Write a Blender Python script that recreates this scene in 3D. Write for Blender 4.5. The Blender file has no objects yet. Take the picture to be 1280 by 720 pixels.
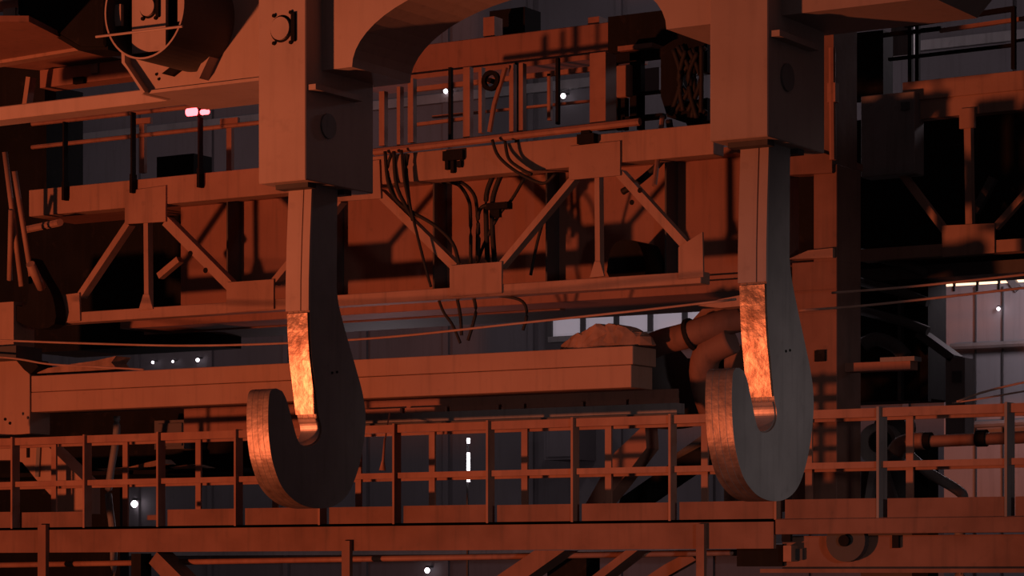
import bpy, bmesh, math, random
from mathutils import Vector
random.seed(7)
sc = bpy.context.scene
COL = sc.collection

# ------------------------------------------------------------------ camera
F = 3400.0                      # focal length in pixels of the 1280x720 frame
TH = math.atan(2100.0 / 3400.0) # camera is turned left of the hall's +Y axis
CO, SI = math.cos(TH), math.sin(TH)
H = 24.0                        # camera height above the mill floor
HOR = 718.0                     # pixel row of the horizon
cam = bpy.data.cameras.new('camera')
cam.sensor_width = 36.0
cam.lens = F / 1280.0 * 36.0
cam.shift_y = (HOR - 360.0) / 1280.0
cam.clip_end = 500
camo = bpy.data.objects.new('camera', cam)
camo.location = (0, 0, H)
camo.rotation_euler = (math.pi / 2, 0, TH)
COL.objects.link(camo)
sc.camera = camo

# ------------------------------------------------------------------ world, lights, exposure
w = bpy.data.worlds.new('hall_air'); sc.world = w
w.use_nodes = True
w.node_tree.nodes['Background'].inputs[0].default_value = (0.98, 0.70, 0.72, 1)
w.node_tree.nodes['Background'].inputs[1].default_value = 0.031

def light(name, kind, loc, target, energy, color, **kw):
    l = bpy.data.lights.new(name, kind); l.energy = energy; l.color = color
    for k, v in kw.items(): setattr(l, k, v)
    o = bpy.data.objects.new(name, l); COL.objects.link(o); o.location = loc
    d = Vector(target) - Vector(loc)
    o.rotation_euler = d.to_track_quat('-Z', 'Y').to_euler()
    return o
# glow of the molten charge, far below and in front of the crane
light('molten_glow', 'SPOT', (-27.0, -2.0, H - 6.0), (-19.8, 22, H + 3.4), 24500, (1.0, 0.225, 0.085),
      spot_size=math.radians(62), spot_blend=1.0, shadow_soft_size=0.6)
# cold hall floodlight to the right of the crane
light('hall_floodlight', 'SPOT', (0.0, 14.0, H + 1.2), (-9.0, 21.3, H + 0.6), 1150, (1.0, 0.82, 0.79),
      spot_size=math.radians(32), spot_blend=1.0, shadow_soft_size=0.4)
# unseen fill lights, added to brighten the far wall and the right partition
for lx, ly, lz, e in ((-36, 38, H + 9, 300), (-22, 39, H + 9, 300), (-12.5, 36, H + 8.0, 260), (-26, 38, H + 1, 120), (-12.5, 34.2, H + 4.3, 130)):
    light('aisle_fill', 'POINT', (lx, ly, lz), (lx, ly, 0), e, (1.0, 0.82, 0.90), shadow_soft_size=0.5)
vs = sc.view_settings
vs.view_transform = 'Standard'; vs.look = 'None'; vs.gamma = 1.0; vs.use_curve_mapping = False
vs.exposure = 0.0

# ------------------------------------------------------------------ pixel <-> hall coordinates
def P(u, v, Y):
    t = Y / (F * CO + (u - 640) * SI)
    return Vector((t * (-F * SI + (u - 640) * CO), Y, H + t * (HOR - v)))
def PX(u, v, X):
    t = X / (-F * SI + (u - 640) * CO)
    return Vector((X, t * (F * CO + (u - 640) * SI), H + t * (HOR - v)))
def PZ(u, v, z):
    t = (z - H) / (HOR - v)
    return Vector((t * (-F * SI + (u - 640) * CO), t * (F * CO + (u - 640) * SI), z))
def XU(u, Y): return P(u, 0, Y).x
def ZV(v, u, Y): return P(u, v, Y).z
def PXM(u, Y): return F * Y / ((-XU(u, Y) * SI + Y * CO) ** 2)      # pixels per metre along X
def PZM(u, Y): return F / (-XU(u, Y) * SI + Y * CO)                 # pixels per metre along Z

# ------------------------------------------------------------------ geometry
def join(*gs):
    V, Fc = [], []
    for g in gs:
        n = len(V); V += list(g[0]); Fc += [tuple(i + n for i in f) for f in g[1]]
    return V, Fc
def box(x0, x1, y0, y1, z0, z1):
    V = [Vector((x, y, z)) for z in (z0, z1) for y in (y0, y1) for x in (x0, x1)]
    return V, [(0, 2, 3, 1), (4, 5, 7, 6), (0, 1, 5, 4), (2, 6, 7, 3), (0, 4, 6, 2), (1, 3, 7, 5)]
def prism(base, d):
    n = len(base); d = Vector(d)
    V = [Vector(p) for p in base] + [Vector(p) + d for p in base]
    return V, [tuple(range(n)), tuple(range(2 * n - 1, n - 1, -1))] + [(i, (i + 1) % n, n + (i + 1) % n, n + i) for i in range(n)]
def pY(px, Y, D): return prism([P(u, v, Y) for u, v in px], (0, D, 0))
def pX(px, X, D): return prism([PX(u, v, X) for u, v in px], (D, 0, 0))
def fb(u0, u1, vt, vb, Y, D, ur=None):
    """box whose front face lies in plane Y, given by pixel columns and rows (rows read at column ur)"""
    ur = u0 if ur is None else ur
    return box(XU(u0, Y), XU(u1, Y), Y, Y + D, ZV(vb, ur, Y), ZV(vt, ur, Y))
def bar(a, b, wpx, Y, D):
    A, B = P(a[0], a[1], Y), P(b[0], b[1], Y)
    d = (B - A).normalized(); n = Vector((-d.z, 0, d.x)) * (wpx / PZM((a[0] + b[0]) / 2, Y) / 2)
    return prism([A + n, B + n, B - n, A - n], (0, D, 0))
def tube(pts, r, n=8, cap=True):
    pts = [Vector(p) for p in pts]; V, Fc = [], []
    for i, p in enumerate(pts):
        d = (pts[min(i + 1, len(pts) - 1)] - pts[max(i - 1, 0)]).normalized()
        a = d.cross(Vector((0, 0, 1)))
        if a.length < 1e-3: a = d.cross(Vector((0, 1, 0)))
        a.normalize(); b = d.cross(a)
        rr = r[i] if isinstance(r, (list, tuple)) else r
        V += [p + (a * math.cos(2 * math.pi * k / n) + b * math.sin(2 * math.pi * k / n)) * rr for k in range(n)]
    for i in range(len(pts) - 1):
        for k in range(n):
            Fc.append((i * n + k, i * n + (k + 1) % n, (i + 1) * n + (k + 1) % n, (i + 1) * n + k))
    if cap:
        Fc.append(tuple(range(n))); Fc.append(tuple(range(len(V) - 1, len(V) - n - 1, -1)))
    return V, Fc
def catmull(pts, k=4, closed=False):
    out = []; n = len(pts)
    for i in range(n if closed else n - 1):
        g = (lambda j: pts[j % n]) if closed else (lambda j: pts[max(0, min(n - 1, j))])
        p0, p1, p2, p3 = g(i - 1), g(i), g(i + 1), g(i + 2)
        for s in range(k):
            t = s / k
            out.append(tuple(0.5 * (2 * p1[c] + (p2[c] - p0[c]) * t + (2 * p0[c] - 5 * p1[c] + 4 * p2[c] - p3[c]) * t * t
                       + (3 * p1[c] - p0[c] - 3 * p2[c] + p3[c]) * t ** 3) for c in range(len(p1))))
    if not closed: out.append(tuple(pts[-1]))
    return out
def ringY(cx, cz, ri, ro, y0, y1, n=40):
    V, Fc = [], []
    for y in (y0, y1):
        for r in (ri, ro):
            V += [Vector((cx + r * math.cos(2 * math.pi * k / n), y, cz + r * math.sin(2 * math.pi * k / n))) for k in range(n)]
    for k in range(n):
        j = (k + 1) % n
        Fc += [(k, j, n + j, n + k), (2 * n + k, 3 * n + k, 3 * n + j, 2 * n + j), (k, 2 * n + k, 2 * n + j, j), (n + k, n + j, 3 * n + j, 3 * n + k)]
    return V, Fc
def disc(c, axis, r, d, n=24):
    c = Vector(c); return tube([c, c + Vector(axis) * d], r, n)

def mkmesh(name, g, mats, off, bev=0.0, smooth=False, pick=None):
    bm = bmesh.new()
    vs_ = [bm.verts.new(Vector(v) - off) for v in g[0]]
    for f in g[1]:
        try: bm.faces.new([vs_[i] for i in f])
        except ValueError: pass
    bmesh.ops.recalc_face_normals(bm, faces=bm.faces)
    if bev:
        ed = [e for e in bm.edges if len(e.link_faces) == 2 and e.calc_face_angle(0) > 0.5]
        bmesh.ops.bevel(bm, geom=ed, offset=bev, segments=1, affect='EDGES', clamp_overlap=True)
    bm.normal_update()
    if pick:
        for f in bm.faces: f.material_index = pick(f.normal, f.calc_center_median() + off)
    if smooth:
        for f in bm.faces: f.smooth = len(f.verts) == 4
    me = bpy.data.meshes.new(name); bm.to_mesh(me); bm.free()
    for m in (mats if isinstance(mats, (list, tuple)) else [mats]): me.materials.append(m)
    return me
class Thing:
    def __init__(s, name, label, cat, loc, group=None, kind=None):
        s.o = bpy.data.objects.new(name, None); s.o.empty_display_size = 0.2
        COL.objects.link(s.o); s.L = Vector(loc); s.o.location = s.L
        s.o['label'] = label
        s.o['kind'] = kind or 'thing'
        s.o['category'] = cat
        if group: s.o['group'] = group
    def part(s, name, g, mat, parent=None, label=None, **kw):
        o = bpy.data.objects.new(name, mkmesh(name, g, mat, s.L, **kw))
        COL.objects.link(o); o.parent = parent or s.o
        if label: o['label'] = label
        return o
def single(name, label, cat, g, mat, group=None, kind=None, **kw):
    L = Vector((sum(v.x for v in g[0]) / len(g[0]), sum(v.y for v in g[0]) / len(g[0]), min(v.z for v in g[0])))
    o = bpy.data.objects.new(name, mkmesh(name, g, mat, L, **kw)); COL.objects.link(o); o.location = L
    o['label'] = label; o['category'] = cat
    if group: o['group'] = group
    o['kind'] = kind or 'thing'
    return o
def copy_tree(o, shift, label):
    c = o.copy(); COL.objects.link(c); c.location = o.location + Vector(shift); c['label'] = label
    for ch in [x for x in COL.objects if x.parent == o]:
        d = ch.copy(); COL.objects.link(d); d.parent = c
        for g in [x for x in COL.objects if x.parent == ch]:
            e = g.copy(); COL.objects.link(e); e.parent = d
    return c

# ------------------------------------------------------------------ materials
def paint(name, a, b, rough=0.62, scale=1.6, metal=0.0, bump=0.25, streak=0.35, spec=0.35, dirt=(0.05, 0.04, 0.035), dirtamt=0.35):
    m = bpy.data.materials.new(name); m.use_nodes = True; N = m.node_tree.nodes; L = m.node_tree.links
    bs = N['Principled BSDF']
    tc = N.new('ShaderNodeTexCoord')
    n1 = N.new('ShaderNodeTexNoise'); n1.inputs['Scale'].default_value = scale; n1.inputs['Detail'].default_value = 6
    L.new(tc.outputs['Object'], n1.inputs['Vector'])
    mx = N.new('ShaderNodeMix'); mx.data_type = 'RGBA'
    mx.inputs[6].default_value = (*a, 1); mx.inputs[7].default_value = (*b, 1)
    r1 = N.new('ShaderNodeMapRange'); r1.inputs[1].default_value = 0.35; r1.inputs[2].default_value = 0.68
    L.new(n1.outputs[0], r1.inputs[0]); L.new(r1.outputs[0], mx.inputs[0])
    mp = N.new('ShaderNodeMapping'); mp.inputs['Scale'].default_value = (9, 9, 0.7); L.new(tc.outputs['Object'], mp.inputs['Vector'])
    n2 = N.new('ShaderNodeTexNoise'); n2.inputs['Scale'].default_value = 1.3; n2.inputs['Detail'].default_value = 4
    L.new(mp.outputs[0], n2.inputs['Vector'])
    r2 = N.new('ShaderNodeMapRange'); r2.inputs[1].default_value = 0.52; r2.inputs[2].default_value = 0.78; r2.inputs[4].default_value = streak
    L.new(n2.outputs[0], r2.inputs[0])
    m2 = N.new('ShaderNodeMix'); m2.data_type = 'RGBA'; L.new(mx.outputs[2], m2.inputs[6]); m2.inputs[7].default_value = (*dirt, 1)
    L.new(r2.outputs[0], m2.inputs[0])
    n3 = N.new('ShaderNodeTexNoise'); n3.inputs['Scale'].default_value = 7; n3.inputs['Detail'].default_value = 8
    L.new(tc.outputs['Object'], n3.inputs['Vector'])
    r3 = N.new('ShaderNodeMapRange'); r3.inputs[1].default_value = 0.62; r3.inputs[2].default_value = 0.8; r3.inputs[4].default_value = dirtamt
    L.new(n3.outputs[0], r3.inputs[0])
    m3 = N.new('ShaderNodeMix'); m3.data_type = 'RGBA'; L.new(m2.outputs[2], m3.inputs[6]); m3.inputs[7].default_value = (*dirt, 1)
    L.new(r3.outputs[0], m3.inputs[0]); L.new(m3.outputs[2], bs.inputs['Base Color'])
    bs.inputs['Roughness'].default_value = rough; bs.inputs['Metallic'].default_value = metal
    bs.inputs['Specular IOR Level'].default_value = spec
    bp = N.new('ShaderNodeBump'); bp.inputs['Strength'].default_value = bump; bp.inputs['Distance'].default_value = 0.01
    L.new(n3.outputs[0], bp.inputs['Height']); L.new(bp.outputs[0], bs.inputs['Normal'])
    return m
M_YOKE = paint('dusty_yoke_paint', (0.44, 0.35, 0.32), (0.38, 0.29, 0.26), 0.6, 1.2, streak=0.15, dirtamt=0.2)
M_GIRD = paint('red_oxide_girder', (0.27, 0.135, 0.10), (0.22, 0.105, 0.08), 0.65, 0.9, streak=0.3)
M_TRUSS = paint('dusty_truss_paint', (0.35, 0.215, 0.165), (0.28, 0.165, 0.125), 0.6, 1.4, streak=0.3)
M_BEAM = paint('dusty_beam_paint', (0.36, 0.225, 0.17), (0.31, 0.185, 0.14), 0.65, 1.0, streak=0.2, dirtamt=0.2)
M_WALK = paint('rusty_dimmed_steel', (0.20, 0.105, 0.08), (0.145, 0.072, 0.053), 0.7, 2.2, streak=0.4)  # rust tone; on the right column it also carries the light's falloff
M_RAIL = paint('worn_rail_paint', (0.30, 0.16, 0.115), (0.23, 0.11, 0.08), 0.6, 2.5, streak=0.3)
M_DARK = paint('black_steel_and_shade', (0.012, 0.011, 0.011), (0.007, 0.0065, 0.0065), 0.8, 1.5, streak=0.1, spec=0.1)  # black for dark steel and for panels standing in for shade
M_GREY = paint('grey_steel', (0.22, 0.20, 0.20), (0.15, 0.14, 0.14), 0.6, 1.2)
M_DGREY = paint('dark_grey_steel', (0.075, 0.07, 0.072), (0.05, 0.047, 0.05), 0.7, 1.2)
M_CABLE = paint('black_rubber', (0.02, 0.018, 0.018), (0.014, 0.012, 0.012), 0.7, 3, streak=0)
M_WIRE = paint('dusty_wire', (0.36, 0.24, 0.2), (0.3, 0.18, 0.14), 0.6, 3, streak=0)
M_HSIDE = paint('mill_scale_plate', (0.28, 0.265, 0.265), (0.21, 0.2, 0.2), 0.55, 1.8, streak=0.25, bump=0.2, dirt=(0.08, 0.075, 0.075))
M_HEDGE = paint('worn_hook_edge', (0.34, 0.26, 0.225), (0.22, 0.16, 0.135), 0.44, 6, metal=0.6, bump=0.8, streak=0.7, dirt=(0.10, 0.06, 0.05), dirtamt=0.7)
M_LINER = paint('polished_throat', (0.50, 0.38, 0.30), (0.26, 0.18, 0.14), 0.38, 9, metal=0.9, bump=1.0, streak=0.5, dirt=(0.08, 0.045, 0.035), dirtamt=0.9)
M_SADDLE = paint('saddle_steel', (0.50, 0.42, 0.40), (0.4, 0.33, 0.31), 0.45, 5, metal=0.7, bump=0.4, streak=0.2)
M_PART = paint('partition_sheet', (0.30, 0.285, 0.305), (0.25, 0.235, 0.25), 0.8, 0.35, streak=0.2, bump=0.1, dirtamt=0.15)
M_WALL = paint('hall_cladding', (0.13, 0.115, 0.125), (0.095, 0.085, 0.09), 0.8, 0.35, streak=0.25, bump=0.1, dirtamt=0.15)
M_SACK = paint('dust_heap', (0.33, 0.2, 0.15), (0.2, 0.12, 0.09), 0.95, 5, bump=1.0)
M_FLOOR = paint('mill_floor', (0.06, 0.05, 0.045), (0.04, 0.035, 0.03), 0.9, 0.5)
def emit(name, c, s):
    m = bpy.data.materials.new(name); m.use_nodes = True; N = m.node_tree.nodes
    b = N['Principled BSDF']; b.inputs['Base Color'].default_value = (*c, 1)
    b.inputs['Emission Color'].default_value = (*c, 1); b.inputs['Emission Strength'].default_value = s
    return m
E_RED = emit('red_beacon', (1.0, 0.06, 0.07), 10.0)
E_WHITE = emit('lamp_white', (1.0, 0.88, 0.95), 6.0)
E_GLOW = emit('furnace_glow', (1.0, 0.62, 0.40), 1.9)
E_DAY = emit('dull_daylight_pane', (0.72, 0.66, 0.74), 0.17)

# ================================================================== the setting
def struct(name, g, mat, label):
    o = single(name, label, 'wall', g, mat, kind='structure'); return o
fl = struct('floor', box(-70, 30, -30, 60, -0.3, 0), M_FLOOR, 'dark dusty mill floor far below the cranes'); fl['category'] = 'floor'
YB = 46.0
gl = struct('floor_gallery', box(-34, -4, 28.2, 35.8, H - 0.9, H - 0.6), M_FLOOR, 'service gallery floor behind the lower walkway'); gl['category'] = 'floor'
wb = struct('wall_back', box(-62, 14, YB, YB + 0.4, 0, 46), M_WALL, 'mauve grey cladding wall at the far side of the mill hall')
# vertical cladding ribs and horizontal rails of the far wall
def wallpart(name, g, mat):
    o = bpy.data.objects.new(name, mkmesh(name, g, mat, wb.location)); COL.objects.link(o); o.parent = wb; return o
for i in range(31):
    x = -56 + i * 2.0
    wallpart('cladding_rib', box(x, x + 0.12, YB - 0.08, YB + 0.001, 18, 44), M_WALL)
for z in (24.4, 27.2, 30.5, 33.5): wallpart('sheeting_rail', box(-60, 12, YB - 0.16, YB - 0.06, z, z + 0.18), M_GREY)
# daylight window in the far wall, under the truss
wn = Thing('window_1', 'long dull daylight window in the far wall below the truss', 'window', P(690, 420, YB - 0.4), kind='structure')
x0, x1 = XU(688, YB - 0.3), XU(900, YB - 0.3); z0, z1 = ZV(424, 700, YB - .3), ZV(352, 700, YB - .3)
n = 5
for i in range(n):
    a = x0 + (x1 - x0) * i / n; b = x0 + (x1 - x0) * (i + 1) / n
    wn.part('pane', box(a + 0.05, b - 0.05, YB - 0.28, YB - 0.24, z0 + .05, z1 - .05), E_DAY)
    wn.part('mullion', box(a - 0.05, a + 0.05, YB - 0.34, YB - 0.2, z0, z1), M_DGREY)
wn.part('sill', box(x0, x1, YB - 0.4, YB - 0.2, z0 - 0.06, z0 + .05), M_GREY)
wn.part('head', box(x0, x1, YB - 0.4, YB - 0.2, z1 - .05, z1 + .08), M_GREY)

# ================================================================== ladle hooks
XH1 = XU(382, 20.0)                     # right face of the left housing
XF = XH1 - 0.13                         # right face of the left hook
TK = 0.245                              # hook thickness
SP = XU(960, 20.0) - XH1                # hook spacing
inner = [(387, 391), (388, 420), (390, 450), (393, 475), (398, 517), (401.5, 531), (402, 541), (398, 551), (390, 557), (380, 558),
         (374, 553), (370, 543), (366, 528), (362, 513), (358, 499), (353, 489)]
outer = [(346, 485.5), (340, 487), (336.5, 495), (335.2, 521), (336.5, 550), (341, 578), (351, 606), (365, 623), (381.5, 632.5), (402, 635.5), (421, 630.5),
         (436, 616), (447.5, 588), (454.6, 555), (457.2, 522), (453.7, 493), (445, 460), (433, 418), (424, 383), (421, 360)]
prof = [(391, 231), (388.5, 300)] + catmull(inner, 6) + catmull(outer, 6) + [(421.7, 257), (422.5, 233)]
hk = Thing('ladle_hook', 'large steel ladle hook in near shadow hanging at left below the lifting beam', 'hook', PX(400, 636, XF), group='laminated ladle hooks')
yz = [PX(u, v, XF) for u, v in prof]
ztop = ZV(387, 387, 20.2)
def pick_edge(n, c): return 0 if abs(n.x) > 0.6 else 1
NL = 4; lt = TK / NL
for i in range(NL):
    hk.part('lamination', prism([p - Vector((i * lt, 0, 0)) for p in yz], (-(lt - 0.001), 0, 0)), [M_HSIDE, M_HEDGE], bev=0.0015, pick=pick_edge)
# wear strips fixed to the front edge of the shank, then the polished throat and its saddle
def strip(name, px, th, xa, xb, mat, **kw):
    q = [PX(u, v, XF) for u, v in px]; N_ = []
    for i in range(len(q)):
        d = (q[min(i + 1, len(q) - 1)] - q[max(i - 1, 0)]).normalized()
        N_.append(q[i] + Vector((0, d.z, -d.y)) * th)      # towards the open throat
    g = [], []
    Vv = [];
    for a, b in zip(q, N_):
        e = (b - a) * 0.3
        for x in (xa, xb):
            Vv += [Vector((XF - x, a.y - e.y, a.z - e.z)), Vector((XF - x, b.y, b.z))]
    Fc = []
    for i in range(len(q) - 1):
        k = 4 * i; m = k + 4
        Fc += [(k + 1, k + 3, m + 3, m + 1), (k, m, m + 2, k + 2), (k, k + 1, m + 1, m), (k + 2, m + 2, m + 3, k + 3)]
    Fc += [(0, 2, 3, 1), (len(Vv) - 4, len(Vv) - 3, len(Vv) - 1, len(Vv) - 2)]
    return hk.part(name, (Vv, Fc), mat, **kw)
sh = [(391, 233), (388.5, 300), (387.2, 350), (387, 388)]
strip('shank_liner', sh, 0.022, 0.09, TK + 0.012, M_YOKE)
strip('shank_liner', sh, 0.022, -0.004, 0.078, M_YOKE)
ic = catmull(inner, 4)
strip('throat_liner', ic[:17], 0.020, 0.012, TK - 0.002, M_LINER, label='polished coppery throat liner', smooth=False)
strip('saddle', ic[17:46], 0.012, 0.02, TK - 0.01, M_SADDLE, label='dull worn saddle at the bottom of the throat')
# bolts and welds on the flat side
for u, v in ((415, 466), (421, 465)):
    c = PX(u, v, XF); hk.part('rivet', disc(c, (1, 0, 0), 0.012, 0.008, 10), M_DARK)
hk2 = copy_tree(hk.o, (SP, 0, 0), 'large steel ladle hook with pale grey flank hanging at right below the lifting beam')

# ================================================================== lifting beam with the hook housings
yk = Thing('lifting_yoke', 'dusty lifting beam with central arch that carries the two ladle hooks', 'lifting beam', P(600, 90, 20.5))
YF = 20.25; DB = 0.95
xl, xr = XU(440, YF), XU(833, YF); zb = ZV(88, 403, YF); half = (xr - xl) / 2; xm = (xl + xr) / 2
z510 = ZV(0, 510, YF); q = (xm - XU(510, YF)) / half; hh = (z510 - zb) / math.sqrt(1 - q * q)
xe0, xe1 = XU(152, YF), xm + (xm - XU(152, YF))
ztp = zb + 2.1
cx0, cz0 = XU(181, YF), ZV(115, 181, YF); cz1 = ZV(78, 155, YF)
outl = [(xe0, ztp), (xe0, cz1), (cx0, zb), (xl, zb)]
outl += [(xm - half * math.cos(math.pi * k / 28), zb + hh * math.sin(math.pi * k / 28)) for k in range(1, 28)]
outl += [(xr, zb), (2 * xm - cx0, zb), (xe1, cz1), (xe1, ztp)]
body = yk.part('arch_body', prism([(x, YF, z) for x, z in outl], (0, DB, 0)), M_YOKE)
# flange plate that edges the left chamfer, proud of the body
yk.part('edge_flange', pY([(148, -60), (152, 76), (178, 117), (181, 115), (156, 78), (152, -60)], YF - 0.1, 0.4), M_YOKE)
yk.part('bottom_flange', box(cx0 - 0.02, XU(326, YF), YF - 0.03, YF + DB + 0.03, zb - 0.03, zb), M_YOKE)
yk.part('rear_beam', box(XU(-120, 21.22), XU(395, 21.22), 21.22, 21.52, ZV(150, 0, 21.22), ZV(133, 0, 21.22)), M_YOKE, bev=0.01)
def pin(cu, cv, Y, parent, r=0.1, dx=0.0):
    c = P(cu, cv, Y) + Vector((dx, 0, 0))
    yk.part('pin_cap', disc(c, (0, -1, 0), r, 0.03, 24), M_YOKE, parent)
    yk.part('pin_groove', ringY(c.x, c.z, r, r + 0.02, Y - 0.004, Y + 0.002, 28), M_DARK, parent)
    yk.part('keeper_plate', box(c.x + r * 1.15, c.x + r * 1.55, Y - 0.025, Y, c.z - r * 1.25, c.z + r * 1.25), M_DARK, parent)
    for sx, sz in ((-0.75, 1.2), (-0.75, -1.2), (1.05, 1.3), (1.05, -1.3)):
        yk.part('bolt', disc((c.x + r * sx, Y, c.z + r * sz), (0, -1, 0), 0.018, 0.02, 8), M_DARK, parent)
for k in (0, 1):
    dx = SP * k
    hb = box(XU(323, 20) + dx, XH1 + dx, 20.0, 21.08, ZV(230, 323, 20), ztp + 0.1)
    ho = yk.part('hook_housing', hb, M_YOKE, bev=0.008)
    pin(352, 36, 20.0, ho, 0.105, dx)
    # flange along the side and the round inspection cover on it
    zf = ZV(106, 388, 20.05)
    yk.part('side_flange', box(XH1 + dx, XH1 + dx + 0.09, 20.03, 20.78, zf - 0.05, zf), M_YOKE, ho)
    c = PX(983, 97, XH1 + SP)
    yk.part('inspection_cover', disc((XH1 + dx, c.y, c.z), (1, 0, 0), 0.115, 0.02, 28), M_GREY, ho)
    zc = ZV(230, 323, 20)
    for ya, yb in ((PX(391, 231, XF).y - 0.16, PX(391, 231, XF).y - 0.03), (PX(422, 233, XF).y + 0.02, PX(422, 233, XF).y + 0.14)):
        yk.part('collar_bar', box(XF - TK - 0.06 + dx, XF + 0.06 + dx, ya, yb, zc - 0.045, zc), M_DGREY, ho)
    # thin seam round the foot of the housing
# sheave guard in front of the left arm
gc = P(180, 10, 19.5); R = 0.47
gd = yk.part('sheave_guard', ringY(gc.x, gc.z, R - 0.018, R, 19.5, YF + 0.05, 56), [M_DGREY, M_YOKE], pick=lambda n, c: 1 if abs(n.y) > 0.7 else 0)
sxp = lambda u: XU(u, 19.62)
for u0, u1 in ((137, 151), (165, 207), (222, 236)):
    a, b = sxp(u0), sxp(u1); m_ = max(abs(a - gc.x), abs(b - gc.x)); zz = math.sqrt(max(0.01, (R - 0.02) ** 2 - m_ * m_))
    yk.part('strap', box(a, b, 19.62, 19.66, gc.z - zz, gc.z + zz), M_YOKE, gd)
pin(186, 9, 19.62, gd, 0.085)
yk.part('sheave', ringY(gc.x, gc.z, 0.06, R - 0.03, 19.8, 20.0, 40), M_DARK, gd)
yk.part('cross_rod', tube([P(120, 46, 19.48), P(228, 33, 19.48)], 0.012), M_YOKE, gd)
yk.part('lug', pY([(243, 96), (258, 66), (264, 66), (249, 98)], YF - 0.14, 0.14), M_YOKE)
yk.part('lug', pY([(202, 92), (214, 95), (246, 70), (240, 62)], YF - 0.05, 0.05), M_DARK)
for u, v in ((196, 93), (199, 99), (238, 88)):
    yk.part('rivet', disc(P(u, v, YF), (0, -1, 0), 0.014, 0.012, 8), M_DARK)

# end gear left of the beam
eg = Thing('sheave_block', 'sheave block with sloping underside at the upper left, coloured dark for its unlit faces', 'sheave block', P(80, 50, 21.2))
eg.part('housing', pY([(24, -80), (27, 14), (100, 58), (131, 58), (131, -80)], 21.55, 0.5), M_DARK, bev=0.02)  # near-black colour stands in for faces the glow does not reach
eg.part('cheek_plate', pY([(20, -80), (23, 18), (98, 63), (135, 62), (135, 58), (100, 58), (27, 14), (24, -80)], 21.6, 0.4), M_DARK)
tr = Thing('trolley_frame', 'red trolley frame plates seen from below in the upper left corner', 'trolley frame', P(40, 100, 22.5))
zA = P(0, 80, 22.4).z
tr.part('soffit_plate', prism([PZ(u, v, zA) for u, v in ((-90, 27), (36, 27), (105, 62), (-90, 96))], (0, 0, 0.06)), M_GIRD)
tr.part('soffit_lip', prism([PZ(u, v, zA) for u, v in ((-90, 90), (104, 58), (105, 62), (-90, 96))], (0, 0, -0.035)), M_TRUSS)
zB = P(50, 110, 23.2).z
tr.part('lower_soffit', prism([PZ(u, v, zB + 0.22) for u, v in ((0, 83), (107, 62), (160, 76), (50, 88))], (0, 0, 0.05)), M_GIRD)
tr.part('side_plate', fb(50, 190, 88, 110, 23.2, 0.25), M_GIRD)
tr.part('access_hatch', fb(113, 122, 80, 92, 23.17, 0.03, 113), M_GREY)
tr.part('clip', fb(91, 104, 97, 105, 23.15, 0.05, 91), M_DARK)
tr.part('upright', fb(-60, 28, -60, 11, 21.6, 0.4), M_YOKE)
tr.part('foot', fb(4, 19, 11, 28, 21.7, 0.2), M_YOKE)
tr.part('hanger', bar((30, 132), (35, 96), 7, 22.9, 0.1), M_TRUSS)
tr.part('rear_panel', fb(-80, 56, 84, 135, 24.6, 0.2, 0), M_DARK)

# ================================================================== truss walkway of the crane behind
YT = 27.0; DT = 0.12
ts = Thing('walkway_truss', 'dusty red crane truss with gusset plates and walkway behind the hooks', 'truss', P(470, 400, YT))
ts.part('top_chord', fb(36, 892, 237, 270, YT, 0.25, 43), M_TRUSS, bev=0.006)
ts.part('bottom_chord', fb(70, 876, 392, 405, YT, 0.22, 70), M_TRUSS, bev=0.006)
for pts in ([(156, 239), (207, 232), (207, 277), (156, 280)], [(68, 370), (99, 366), (100, 401), (69, 405)], [(283, 353), (342, 349), (342, 386), (283, 391)],
            [(418, 205), (474, 200), (476, 248), (418, 252)], [(562, 332), (627, 327), (627, 366), (562, 371)], [(711, 183), (775, 176), (775, 219), (711, 225)],
            [(848, 309), (878, 290), (879, 346), (848, 349)]):
    ts.part('gusset', pY(pts, YT - 0.03, 0.03), M_TRUSS)
for a, b, wd in (((98, 370), (159, 279), 8), ((206, 276), (286, 357), 13), ((340, 353), (424, 250), 8), ((472, 240), (568, 334), 11), ((624, 332), (716, 222), 8), ((773, 216), (856, 307), 11)):
    ts.part('diagonal', bar(a, b, wd, YT + 0.0, 0.13), M_TRUSS)
for u, va, vb in ((182, 278, 386), (746, 220, 345)):
    ts.part('vertical', bar((u, va), (u + 1, vb), 7, YT, 0.1), M_TRUSS)
    ts.part('foot_plate', pY([(u - 9, vb + 2), (u - 3, vb - 18), (u + 4, vb - 18), (u + 9, vb)], YT - 0.02, 0.03), M_TRUSS)
for u, v in ((238, 317), (257, 338)): ts.part('hole_plug', disc(P(u, v, YT), (0, -1, 0), 0.035, 0.006, 12), M_DARK)
for u, v in ((800, 246), (790, 261)): ts.part('hole_plug', disc(P(u - 0, v - 8, YT), (0, -1, 0), 0.03, 0.006, 12), M_DARK)
# walkway deck: edge pipe and grating bars on the chord
zd = ZV(237, 43, YT)
ts.part('toe_pipe', tube([P(468, 190, YT - 0.05), P(800, 152, YT - 0.05)], 0.045), M_RAIL)
xg = XU(640, YT); xg2 = XU(800, YT); i = 0
while xg < xg2:
    ts.part('grating_bar', box(xg, xg + 0.02, YT + 0.25, YT + 1.2, zd - 0.02, zd + 0.03), M_DGREY); xg += 0.09
ts.part('deck_plate', box(XU(60, YT), XU(630, YT), YT + 0.25, YT + 1.6, zd - 0.04, zd), M_TRUSS)
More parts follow.
